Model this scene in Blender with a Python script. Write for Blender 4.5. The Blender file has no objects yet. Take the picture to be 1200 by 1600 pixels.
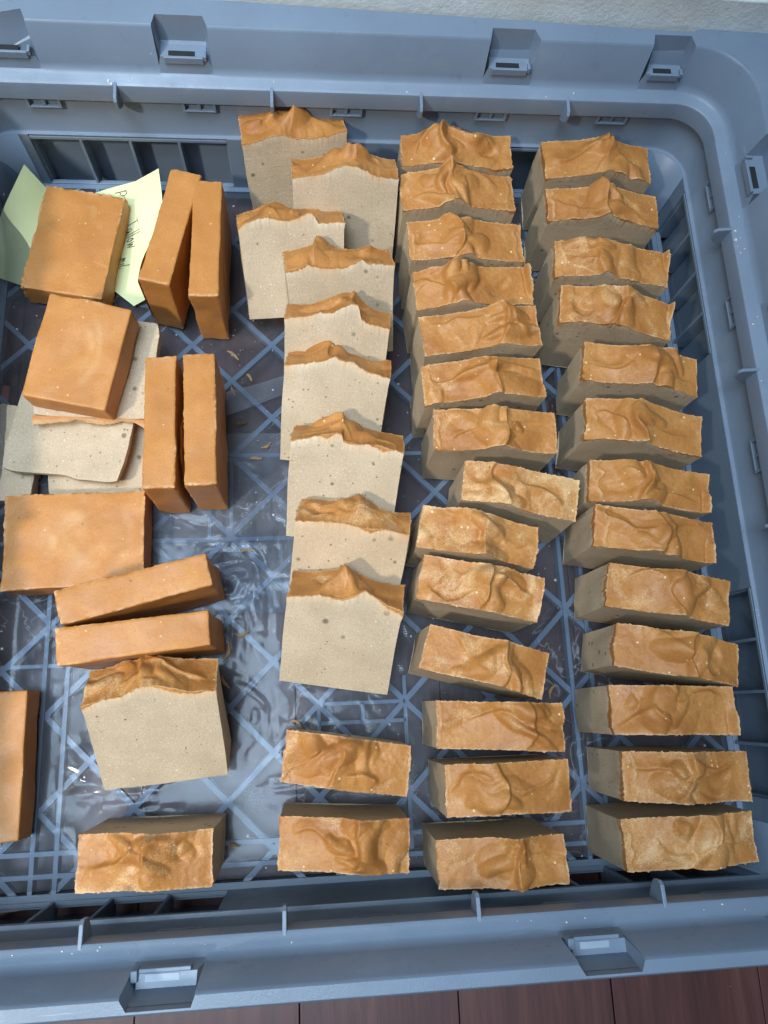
import bpy, math, random
import numpy as np
from mathutils import Matrix, Vector
S = bpy.context.scene
COL = S.collection
R = math.radians

# ------------------------------------------------------------------ camera
cam = bpy.data.cameras.new('camera')
cam.sensor_fit = 'VERTICAL'; cam.sensor_height = 32.0
cam.lens = 32.0 * 1170 / 1600
cam.clip_start = 0.01; cam.clip_end = 20
camo = bpy.data.objects.new('camera', cam); COL.objects.link(camo)
_R = np.array([[0.99548205, -0.04233336, 0.08499041],
               [-0.0194704, -0.96709916, -0.25365356],
               [0.09293216, 0.25085277, -0.9635541]])      # rows: right, down, forward
camo.matrix_world = Matrix(((_R[0, 0], -_R[1, 0], -_R[2, 0], 0),
                            (_R[0, 1], -_R[1, 1], -_R[2, 1], 0),
                            (_R[0, 2], -_R[1, 2], -_R[2, 2], 0.52),
                            (0, 0, 0, 1)))
S.camera = camo
# ------------------------------------------------------------------ light
w = bpy.data.worlds.new('World'); S.world = w; w.use_nodes = True
bgn = w.node_tree.nodes['Background']
bgn.inputs[0].default_value = (0.72, 0.82, 1.0, 1); bgn.inputs[1].default_value = 0.17

def aim(o, p, t):
    o.location = p
    o.rotation_euler = (Vector(t) - Vector(p)).to_track_quat('-Z', 'Y').to_euler()

ld = bpy.data.lights.new('room_lamp', 'SPOT'); ld.energy = 78; ld.shadow_soft_size = 0.06
ld.spot_size = R(33); ld.spot_blend = 1.0; ld.color = (1.0, 0.93, 0.82)
lo = bpy.data.objects.new('room_lamp', ld); COL.objects.link(lo)
aim(lo, (-0.86, -0.50, 1.25), (-0.14, 0.18, 0))
la = bpy.data.lights.new('window_light', 'AREA'); la.energy = 7.6; la.spread = R(62); la.shape = 'RECTANGLE'
la.size = 1.1; la.size_y = 0.8; la.color = (0.66, 0.83, 1.0)
lao = bpy.data.objects.new('window_light', la); COL.objects.link(lao)
aim(lao, (-0.44, -0.04, 1.95), (-.12, 0.20, 0))

S.view_settings.view_transform = 'Standard'; S.view_settings.look = 'None'
S.view_settings.exposure = 0.0; S.view_settings.gamma = 1.0
S.render.engine = 'CYCLES'
S.cycles.transparent_max_bounces = 12

# ------------------------------------------------------------------ noise
_rs = np.random.RandomState(7)
_T = _rs.rand(64, 64, 64)
def vnoise(p):
    p = np.asarray(p, float); i = np.floor(p).astype(int); f = p - i; f = f * f * (3 - 2 * f)
    i0 = i & 63; i1 = (i + 1) & 63
    x0, y0, z0 = i0[..., 0], i0[..., 1], i0[..., 2]; x1, y1, z1 = i1[..., 0], i1[..., 1], i1[..., 2]
    fx, fy, fz = f[..., 0], f[..., 1], f[..., 2]
    def L(a, b, t): return a + (b - a) * t
    return L(L(L(_T[x0, y0, z0], _T[x1, y0, z0], fx), L(_T[x0, y1, z0], _T[x1, y1, z0], fx), fy),
             L(L(_T[x0, y0, z1], _T[x1, y0, z1], fx), L(_T[x0, y1, z1], _T[x1, y1, z1], fx), fy), fz) * 2 - 1
def fbm(p, o=3):
    p = np.asarray(p, float); s = 0; a = 1
    for k in range(o):
        s = s + a * vnoise(p * (2 ** k) + 17.3 * k); a *= .5
    return s

# ------------------------------------------------------------------ materials
class NT:
    def __init__(s, name):
        s.m = bpy.data.materials.new(name); s.m.use_nodes = True
        s.t = s.m.node_tree; s.b = s.t.nodes['Principled BSDF']; s.out = s.t.nodes['Material Output']
    def n(s, ty, **kw):
        nd = s.t.nodes.new('ShaderNode' + ty)
        for k, v in kw.items():
            if k in nd.bl_rna.properties: setattr(nd, k, v)
            else: nd.inputs[k.replace('_', ' ')].default_value = v
        return nd
    def l(s, a, b): s.t.links.new(a, b)
    def vec(s, scale=(1, 1, 1), rnd=False):
        tc = s.n('TexCoord'); mp = s.n('Mapping'); mp.inputs['Scale'].default_value = scale
        s.l(tc.outputs['Object'], mp.inputs['Vector'])
        if rnd:
            oi = s.n('ObjectInfo'); mu = s.n('Math', operation='MULTIPLY'); mu.inputs[1].default_value = 37.0
            s.l(oi.outputs['Random'], mu.inputs[0]); cx = s.n('CombineXYZ')
            for i in range(3): s.l(mu.outputs[0], cx.inputs[i])
            s.l(cx.outputs[0], mp.inputs['Location'])
        return mp.outputs[0]
    def noise(s, v, scale, detail=3, rough=.5, dist=0):
        nd = s.n('TexNoise'); nd.inputs['Scale'].default_value = scale; nd.inputs['Detail'].default_value = detail
        nd.inputs['Roughness'].default_value = rough; nd.inputs['Distortion'].default_value = dist
        s.l(v, nd.inputs['Vector']); return nd.outputs['Fac']
    def ramp(s, f, stops):
        nd = s.n('ValToRGB'); cr = nd.color_ramp
        while len(cr.elements) < len(stops): cr.elements.new(.5)
        for e, (p, c) in zip(cr.elements, stops):
            e.position = p; e.color = (c if len(c) == 4 else (*c, 1)) if not isinstance(c, (int, float)) else (c, c, c, 1)
        s.l(f, nd.inputs[0]); return nd.outputs[0]
    def mix(s, f, a, b, blend='MIX'):
        nd = s.n('Mix', data_type='RGBA', blend_type=blend)
        if isinstance(f, (int, float)): nd.inputs[0].default_value = f
        else: s.l(f, nd.inputs[0])
        for k, v in ((6, a), (7, b)):
            if isinstance(v, tuple): nd.inputs[k].default_value = (*v, 1)
            else: s.l(v, nd.inputs[k])
        return nd.outputs[2]
    def math(s, op, a, b=0.0):
        nd = s.n('Math', operation=op)
        for i, v in enumerate((a, b)):
            if isinstance(v, (int, float)): nd.inputs[i].default_value = v
            else: s.l(v, nd.inputs[i])
        return nd.outputs[0]
    def bump(s, h, strength=.3, dist=.001):
        nd = s.n('Bump'); nd.inputs['Strength'].default_value = strength; nd.inputs['Distance'].default_value = dist
        s.l(h, nd.inputs['Height']); s.l(nd.outputs[0], s.b.inputs['Normal'])
    def attr(s, name, ty='GEOMETRY'):
        nd = s.n('Attribute', attribute_type=ty, attribute_name=name); return nd.outputs['Fac']
    def vor(s, v, scale, feature='F1'):
        nd = s.n('TexVoronoi', feature=feature); nd.inputs['Scale'].default_value = scale
        s.l(v, nd.inputs['Vector']); return nd
    def specks(s, v, scale, size, keep):
        """round specks: voronoi distance below size, kept where the cell's random colour is below keep"""
        vo = s.vor(v, scale)
        sep = s.n('SeparateColor'); s.l(vo.outputs['Color'], sep.inputs[0])
        k = s.math('LESS_THAN', sep.outputs[0], keep)
        sz = s.math('MULTIPLY', sep.outputs[1], size)
        d = s.ramp(s.math('DIVIDE', vo.outputs['Distance'], sz), [(0.5, 1.0), (1.0, 0.0)])
        return s.math('MULTIPLY', k, d)

def soap_body_mat():
    m = NT('soap_cream_body'); v = m.vec(rnd=True)
    c = m.ramp(m.noise(v, 45, 3), [(.3, (.45, .345, .230)), (.7, (.55, .43, .295))])
    fine = m.noise(v, 900, 3, .7)
    c = m.mix(m.ramp(fine, [(.34, .8), (.52, 0.0)]), c, (.40, .30, .19))
    c = m.mix(m.ramp(m.noise(v, 1300, 1), [(.62, 0.0), (.75, .7)]), c, (.74, .62, .46))
    c = m.mix(m.math('MULTIPLY', m.specks(v, 130, .30, .30), .85), c, (.16, .115, .06))
    c = m.mix(m.math('MULTIPLY', m.specks(v, 85, .22, .30), .8), c, (.11, .085, .05))
    c = m.mix(m.math('MULTIPLY', m.specks(v, 330, .34, .16), .8), c, (.12, .085, .05))
    c = m.mix(m.math('MULTIPLY', m.specks(v, 420, .28, .10), .9), c, (.80, .69, .52))
    e = m.attr('burr'); c = m.mix(e, c, (.72, .60, .43))
    o = m.attr('tint'); c = m.mix(o, c, (.56, .26, .08))
    m.l(c, m.b.inputs['Base Color']); m.b.inputs['Roughness'].default_value = .62
    m.b.inputs['Specular IOR Level'].default_value = .3
    m.b.inputs['Subsurface Weight'].default_value = 0.0
    m.bump(m.math('ADD', m.math('ADD', m.noise(v, 700, 4, .7), m.math('MULTIPLY', m.noise(v, 160, 2), .8)), m.math('MULTIPLY', m.noise(m.vec((7, 7, 330)), 2, 4, .7), .8)), .38, .0006)
    return m.m

def soap_top_mat(name, c1, c2, c3, ashk=1.0, fine=1.0):
    m = NT(name); v = m.vec(rnd=True)
    c = m.ramp(m.noise(v, 38, 3, .5, .6), [(.28, c1), (.52, c2), (.75, c3)])
    c = m.mix(m.ramp(m.noise(v, 800, 3, .7), [(.35, .35), (.55, 0.0)]), c, tuple(x * .72 for x in c1))
    # soda ash: pale grainy bloom, the amount is a property of each bar
    ash = m.attr('ash', 'OBJECT')
    patch = m.noise(v, 55, 3, .55, .8)
    grain = m.noise(v, 1100, 2, .8)
    a = m.math('SUBTRACT', m.math('ADD', m.math('MULTIPLY', patch, 1.0), m.math('MULTIPLY', grain, .55)), m.math('SUBTRACT', 1.02, m.math('MULTIPLY', ash, .26)))
    a = m.ramp(m.math('MULTIPLY', a, 4.0), [(0.0, 0.0), (1.0, .62 * ashk)])
    c = m.mix(a, c, (.80, .56, .29))
    c = m.mix(m.math('MULTIPLY', m.specks(v, 260, .26, .16), .8 * ashk), c, (.86, .66, .40))
    c = m.mix(m.math('MULTIPLY', m.specks(v, 150, .15, .12), .75), c, (.12, .06, .025))
    e = m.attr('burr'); c = m.mix(m.math('MULTIPLY', e, .8), c, (.72, .53, .32))
    g = m.attr('scuff'); c = m.mix(g, c, (.80, .55, .28))
    m.l(c, m.b.inputs['Base Color']); m.l(m.ramp(m.noise(v, 60, 3), [(.3, .36), (.7, .58)]), m.b.inputs['Roughness'])
    m.b.inputs['Specular IOR Level'].default_value = .35
    m.bump(m.math('ADD', m.noise(v, 520, 4, .7), m.math('MULTIPLY', m.noise(v, 120, 3), 1.6)), .38 * fine, .0007)
    return m.m

def crate_mat(name='grey_blue_plastic', col=(.165, .218, .290)):
    m = NT(name); v = m.vec()
    c = m.ramp(m.noise(v, 9, 4, .6), [(.3, tuple(x * .88 for x in col)), (.7, tuple(x * 1.1 for x in col))])
    c = m.mix(m.math('MULTIPLY', m.ramp(m.noise(v, 28, 5, .7), [(.55, 0.0), (.8, 1.0)]), .22), c, (.34, .37, .40))
    c = m.mix(m.math('MULTIPLY', m.specks(v, 90, .12, .05), .5), c, (.5, .5, .48))
    c = m.mix(m.math('MULTIPLY', m.specks(v, 60, .08, .08), .7), c, (.03, .03, .035))
    sx = m.noise(m.vec((6, 160, 60)), 3, 3, .6); sy = m.noise(m.vec((160, 6, 60)), 3, 3, .6); wh = m.ramp(m.noise(v, 11, 3), [(.5, 0.0), (.66, 1.0)])
    scr = m.math('MULTIPLY', m.math('MAXIMUM', m.ramp(sx, [(.70, 0.0), (.74, 1.0)]), m.ramp(sy, [(.70, 0.0), (.74, 1.0)])), wh)
    c = m.mix(m.math('MULTIPLY', scr, .55), c, (.42, .47, .52))
    c = m.mix(m.math('MULTIPLY', m.ramp(m.noise(v, 70, 5, .75), [(.60, 0.0), (.70, 1.0)]), .22), c, (.07, .08, .09))
    m.l(c, m.b.inputs['Base Color'])
    rr = m.ramp(m.noise(v, 35, 4, .6), [(.3, .33), (.7, .52)]); m.l(rr, m.b.inputs['Roughness'])
    sc = m.vec((1, 14, 1)); 
    m.bump(m.math('ADD', m.noise(v, 900, 2), m.math('MULTIPLY', m.noise(v, 22, 3), 2.0)), .16, .0006)
    return m.m

def simple(name, col, rough=.6, ns=60, var=.12, bump=.2, bs=500):
    m = NT(name); v = m.vec(rnd=True)
    c = m.ramp(m.noise(v, ns, 4), [(.3, tuple(x * (1 - var) for x in col)), (.7, tuple(min(1, x * (1 + var)) for x in col))])
    m.l(c, m.b.inputs['Base Color']); m.b.inputs['Roughness'].default_value = rough
    if bump: m.bump(m.noise(v, bs, 3), bump, .0005)
    return m.m

def film_mat(name, haze, tint=(.68, .73, .82)):
    m = NT(name); v = m.vec()
    tr = m.n('BsdfTransparent'); tr.inputs[0].default_value = (.70, .735, .785, 1)
    df = m.n('BsdfDiffuse'); df.inputs[0].default_value = (*tint, 1)
    gl = m.n('BsdfGlossy'); gl.inputs['Roughness'].default_value = .13; gl.inputs[0].default_value = (.9, .95, 1, 1)
    gl2 = m.n('BsdfGlossy'); gl2.inputs['Roughness'].default_value = .36; gl2.inputs[0].default_value = (.85, .92, 1, 1)
    bp = m.n('Bump'); bp.inputs['Strength'].default_value = .14; bp.inputs['Distance'].default_value = .0012
    crn = m.n('TexNoise'); crn.inputs['Scale'].default_value = 24; crn.inputs['Detail'].default_value = 5; crn.inputs['Distortion'].default_value = 1.2
    m.l(v, crn.inputs['Vector'])
    rid = m.math('ABSOLUTE', m.math('SUBTRACT', crn.outputs['Fac'], .5))
    m.l(m.math('ADD', m.math('MULTIPLY', rid, 2.0), m.math('MULTIPLY', m.noise(v, 90, 4, .6), .5)), bp.inputs['Height'])
    for b in (gl, gl2): m.l(bp.outputs[0], b.inputs['Normal'])
    dust = m.ramp(m.noise(v, 14, 5, .62), [(.35, haze * .55), (.7, haze * 1.5)])
    crease = m.ramp(rid, [(0.0, .22), (.010, 0.0)])
    crease = m.math('MULTIPLY', crease, m.ramp(m.noise(v, 9, 2), [(.45, 0.0), (.6, 1.0)]))
    spk = m.math('MULTIPLY', m.specks(v, 170, .2, .16), .5)
    f = m.math('MINIMUM', m.math('ADD', m.math('ADD', dust, crease), spk), 1.0)
    m1 = m.n('MixShader'); m.l(f, m1.inputs[0]); m.l(tr.outputs[0], m1.inputs[1]); m.l(df.outputs[0], m1.inputs[2])
    fr = m.n('Fresnel'); fr.inputs[0].default_value = 1.5; m.l(bp.outputs[0], fr.inputs['Normal'])
    m2 = m.n('MixShader'); m.l(m.math('MULTIPLY', fr.outputs[0], .28), m2.inputs[0]); m.l(m1.outputs[0], m2.inputs[1]); m.l(gl.outputs[0], m2.inputs[2])
    m3 = m.n('MixShader'); m.l(m.math('MULTIPLY', fr.outputs[0], .15), m3.inputs[0]); m.l(m2.outputs[0], m3.inputs[1]); m.l(gl2.outputs[0], m3.inputs[2])
    m.l(m3.outputs[0], m.out.inputs[0]); return m.m

def wood_mat():
    m = NT('dark_red_wood'); v = m.vec((60, 4, 4), rnd=True); v2 = m.vec((14, 1.2, 2), rnd=True)
    g = m.noise(v, 2.5, 6, .65, .4); g2 = m.noise(v2, 2, 4, .6, 1.0)
    c = m.ramp(m.math('ADD', m.math('MULTIPLY', g, .55), m.math('MULTIPLY', g2, .45)), [(.3, (.040, .013, .012)), (.5, (.085, .028, .024)), (.7, (.14, .055, .044))])
    oi = m.n('ObjectInfo'); c = m.mix(m.math('MULTIPLY', oi.outputs['Random'], .4), c, (.07, .035, .04))
    c = m.mix(m.math('MULTIPLY', m.specks(m.vec(), 200, .12, .1), .5), c, (.3, .25, .25))
    m.l(c, m.b.inputs['Base Color']); m.b.inputs['Roughness'].default_value = .42
    m.bump(g, .25, .0006); return m.m

def wall_mat():
    m = NT('rough_white_paint'); v = m.vec()
    c = m.ramp(m.noise(v, 25, 5, .7), [(.3, (.62, .66, .64)), (.6, (.80, .83, .80))])
    c = m.mix(m.ramp(m.noise(v, 60, 5, .75), [(.62, 0.0), (.72, .6)]), c, (.36, .36, .34))
    m.l(c, m.b.inputs['Base Color']); m.b.inputs['Roughness'].default_value = .7
    m.bump(m.noise(v, 260, 4, .7), .6, .0012); return m.m

def paper_mat():
    m = NT('pale_yellow_paper'); v = m.vec()
    c = m.ramp(m.noise(v, 30, 3), [(.3, (.68, .72, .37)), (.7, (.75, .78, .44))])
    m.l(c, m.b.inputs['Base Color']); m.b.inputs['Roughness'].default_value = .8
    m.bump(m.noise(v, 60, 3), .15, .0008); return m.m

M_BODY = soap_body_mat()
M_TOP = soap_top_mat('orange_swirl_top', (.36, .137, .033), (.455, .193, .049), (.54, .255, .078))
M_OR = soap_top_mat('smooth_orange_soap', (.42, .168, .037), (.475, .197, .047), (.54, .242, .066), .45, .7)
M_CRATE = crate_mat()
M_FILM = film_mat('clear_plastic_film', .05)
M_FILM2 = film_mat('clear_plastic_film_folded', .10)
M_WOOD = wood_mat(); M_WALL = wall_mat(); M_PAPER = paper_mat()
M_INK = simple('dark_ink', (.03, .03, .035), .5, bump=0)
M_CRUMB = simple('soap_crumb', (.68, .52, .33), .7)
M_SHAV = simple('dry_shaving', (.36, .22, .10), .7)
M_DARK = simple('dark_shred', (.07, .045, .02), .6)
M_SLOT_LIGHT = simple('painted_slot_light', (.30, .37, .45), .4, bump=0)  # pale colour painted in for the lit patch in the near rim slots
M_SLOT_SHADE = simple('painted_slot_shade', (.012, .014, .018), .8, bump=0)  # dark colour painted in for the shade inside the other rim slots
M_FLAKE = simple('pale_fleck', (.75, .75, .68), .6)
M_PEEL = M_TOP

# ------------------------------------------------------------------ mesh helpers
def empty(name, loc=(0, 0, 0), rot=(0, 0, 0), label=None, cat=None, group=None, kind=None):
    o = bpy.data.objects.new(name, None); COL.objects.link(o); o.empty_display_size = .02
    o.location = loc; o.rotation_euler = rot; tag(o, label, cat, group, kind); return o
def tag(o, label=None, cat=None, group=None, kind=None):
    if label: o['label'] = label
    if cat: o['category'] = cat
    if group: o['group'] = group
    if kind: o['kind'] = kind
    return o

class MB:
    """collects grids, boxes and prisms, then links them as one mesh object"""
    def __init__(s): s.v = []; s.f = []; s.n = 0; s.at = {}
    def add(s, verts, faces, **at):
        verts = np.asarray(verts, float).reshape(-1, 3); k = len(verts)
        s.v.append(verts); s.f += [tuple(i + s.n for i in f) for f in faces]
        for a in set(list(at) + list(s.at)):
            s.at.setdefault(a, [np.zeros(s.n)] if s.n else [])
            s.at[a].append(np.asarray(at[a], float).ravel() if a in at else np.zeros(k))
        s.n += k
    def grid(s, P, flip=False, **at):
        n, m = P.shape[:2]
        i = (np.arange(n - 1)[:, None] * m + np.arange(m - 1)[None, :]).ravel()
        q = np.stack([i, i + m, i + m + 1, i + 1], 1)
        if flip: q = q[:, ::-1]
        s.add(P.reshape(-1, 3), q.tolist(), **at)
    def box(s, a, b, rot=0, c=None):
        x0, y0, z0 = a; x1, y1, z1 = b
        v = np.array([(x0, y0, z0), (x1, y0, z0), (x1, y1, z0), (x0, y1, z0), (x0, y0, z1), (x1, y0, z1), (x1, y1, z1), (x0, y1, z1)], float)
        if rot:
            c = np.array(c if c is not None else (v.mean(0))); cs, sn = math.cos(rot), math.sin(rot)
            d = v - c; v = np.stack([c[0] + d[:, 0] * cs - d[:, 1] * sn, c[1] + d[:, 0] * sn + d[:, 1] * cs, v[:, 2]], 1)
        s.add(v, [(0, 3, 2, 1), (4, 5, 6, 7), (0, 1, 5, 4), (1, 2, 6, 5), (2, 3, 7, 6), (3, 0, 4, 7)])
    def build(s, name, mat, parent=None, smooth=False, bevel=0, sharp=None):
        me = bpy.data.meshes.new(name); V = np.concatenate(s.v)
        me.from_pydata(V.tolist(), [], s.f)
        for a, l in s.at.items():
            arr = np.concatenate(l); at = me.attributes.new(a, 'FLOAT', 'POINT'); at.data.foreach_set('value', arr.astype(np.float32))
        if smooth: me.polygons.foreach_set('use_smooth', [True] * len(me.polygons))
        me.materials.append(mat)
        o = bpy.data.objects.new(name, me); COL.objects.link(o)
        if parent: o.parent = parent
        if bevel:
            b = o.modifiers.new('bevel', 'BEVEL'); b.width = bevel; b.segments = 2; b.limit_method = 'ANGLE'; b.angle_limit = R(35)
            me.polygons.foreach_set('use_smooth', [True] * len(me.polygons))
            b.harden_normals = True
        return o

def seg_dist(px, py, pts):
    """signed distance (mm) to a polyline; sign by side"""
    best = np.full(px.shape, 1e9); sg = np.ones(px.shape); tt = np.zeros(px.shape)
    n = len(pts) - 1
    for k in range(n):
        (ax, ay), (bx, by) = pts[k], pts[k + 1]
        dx, dy = bx - ax, by - ay; L2 = dx * dx + dy * dy + 1e-9
        t = np.clip(((px - ax) * dx + (py - ay) * dy) / L2, 0, 1)
        qx, qy = ax + t * dx, ay + t * dy; d = np.hypot(px - qx, py - qy)
        c = dx * (py - ay) - dy * (px - ax)
        m = d < best
        best = np.where(m, d, best); sg = np.where(m, np.sign(c) + (c == 0), sg); tt = np.where(m, (k + t) / n, tt)
    return best, sg, tt
def curve_pts(p0, p1, p2, n=9):
    return [((1 - t) ** 2 * p0[0] + 2 * t * (1 - t) * p1[0] + t * t * p2[0], (1 - t) ** 2 * p0[1] + 2 * t * (1 - t) * p1[1] + t * t * p2[1]) for t in np.linspace(0, 1, n)]

def swirl_heights(U, V, W, T, seed, amp=1.0, peak=None, front=None, style=None):
    """height (mm inside, m out) of the spooned top over the edge height; U,V in 0..1"""
    r = random.Random(seed); x = U * W * 1000; y = V * T * 1000; Wm, Tm = W * 1000, T * 1000
    wx = fbm(np.stack([x * .055 + seed, y * .055, x * 0], -1), 2) * 4.6; wy = fbm(np.stack([x * .055, y * .055 + seed, x * 0 + 9], -1), 2) * 4.2
    pc = peak if peak is not None else r.uniform(.34, .68); px = pc * Wm
    X, Y = x + wx, y + wy
    h = r.uniform(5.5, 8.5) * np.exp(-(np.abs(U - pc) / r.uniform(.20, .32)) ** 1.7)
    # overlapping spooned lobes: where two meet there is a sharp crease
    lob = np.full(x.shape, -9.0)
    for k in range(r.choice([4, 5, 6])):
        if k < 3: cx, cy = px + r.uniform(-12, 12), r.uniform(0, 1) * Tm; A = r.uniform(3.5, 6.5)
        else: cx, cy = r.uniform(0, 1) * Wm, r.uniform(-.1, 1.1) * Tm; A = r.uniform(1.2, 3.2)
        an = r.uniform(0, 3.14); ra, rb = r.uniform(12, 24), r.uniform(5, 9)
        dx, dy = X - cx, Y - cy; p = (dx * math.cos(an) + dy * math.sin(an)) / ra; q = (-dx * math.sin(an) + dy * math.cos(an)) / rb
        lob = np.maximum(lob, A * (1 - (p * p + q * q)))
    lob = np.maximum(lob, r.uniform(-.3, .5) + .5 * fbm(np.stack([x * .08 + seed, y * .09, x * 0], -1), 2))
    h = h + lob
    # one or two folds where a sheet of the mix laps over, steep on one side
    def fold(pts, A, w1, w2):
        d, sg, t = seg_dist(X, Y, pts); ww = np.where(sg > 0, w1, w2)
        return np.exp(-(d / ww) ** 1.4) * A * np.clip(np.minimum(t, 1 - t) * 4 + .1, 0, 1)
    s1 = r.choice([-1, 1])
    h = h + fold(curve_pts((px + s1 * r.uniform(3, 9), -4), (px - s1 * r.uniform(6, 16), Tm * r.uniform(.3, .7)), (px + s1 * r.uniform(-3, 8), Tm + 5), 14), r.uniform(2.6, 5.0), *((7.0, 1.0) if r.random() < .5 else (1.0, 7.0)))
    for side in r.sample([-1, 1], r.choice([1, 2])):
        ex = 0 if side < 0 else Wm; y0 = r.uniform(.1, .9) * Tm
        pts = curve_pts((px + side * r.uniform(0, 6), r.uniform(.2, .9) * Tm), ((px + ex) / 2, y0 + r.choice([-1, 1]) * r.uniform(5, 14)), (ex - side * r.uniform(2, 14), y0), 14)
        h = h + fold(pts, r.uniform(1.4, 3.2), *((6.0, .9) if r.random() < .5 else (.9, 6.0)))
    if r.random() < .3:      # drawn-up tip
        kx, ky = px + r.uniform(-7, 7), r.uniform(.45, 1.0) * Tm
        h = h + r.uniform(3, 5) * np.exp(-(np.hypot((X - kx) / 5.0, (Y - ky) / 4.4)) ** 1.8)
    for _ in range(r.choice([0, 1, 1, 2])):      # round dollops
        kx, ky = px + r.uniform(-24, 24), r.uniform(.5, 1.0) * Tm; R1 = r.uniform(5, 9)
        d = np.hypot((X - kx) / R1, (Y - ky) / (R1 * .8)); h = h + r.uniform(1.6, 3.4) * np.clip(1 - d * d * (1 + .5 * vnoise(np.stack([X * .2, Y * .2, X * 0 + seed], -1))), 0, 1) ** .8
    if r.random() < .6:      # hollow
        kx, ky = r.choice([.2, .75, .82]) * Wm, r.uniform(.35, .8) * Tm
        h = h - r.uniform(1.5, 3) * np.exp(-(np.hypot((X - kx) / 9, (Y - ky) / 5)) ** 4)
    h = h + .16 * fbm(np.stack([x * .45, y * .45, x * 0 + seed], -1), 3)
    h = h + r.uniform(-1.5, 1.0) * np.exp(-(U / .05) ** 2) + r.uniform(-1.2, 2.2) * np.exp(-((1 - U) / .07) ** 2)
    h = (h - 1.6) * amp
    if front is not None:         # the profile seen on the near cut face
        us, hs = zip(*front); p = np.interp(U, us, hs) + .35 * fbm(np.stack([U * 30, U * 0 + seed, U * 0], -1), 2)
        k = np.clip((V - .02) / .5, 0, 1); k = k * k * (3 - 2 * k)
        h = p * (1 - k) + (h * 1.1 + 1.5) * k
    if style is not None: h = style(U, V, x, y, h)
    return h / 1000

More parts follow.
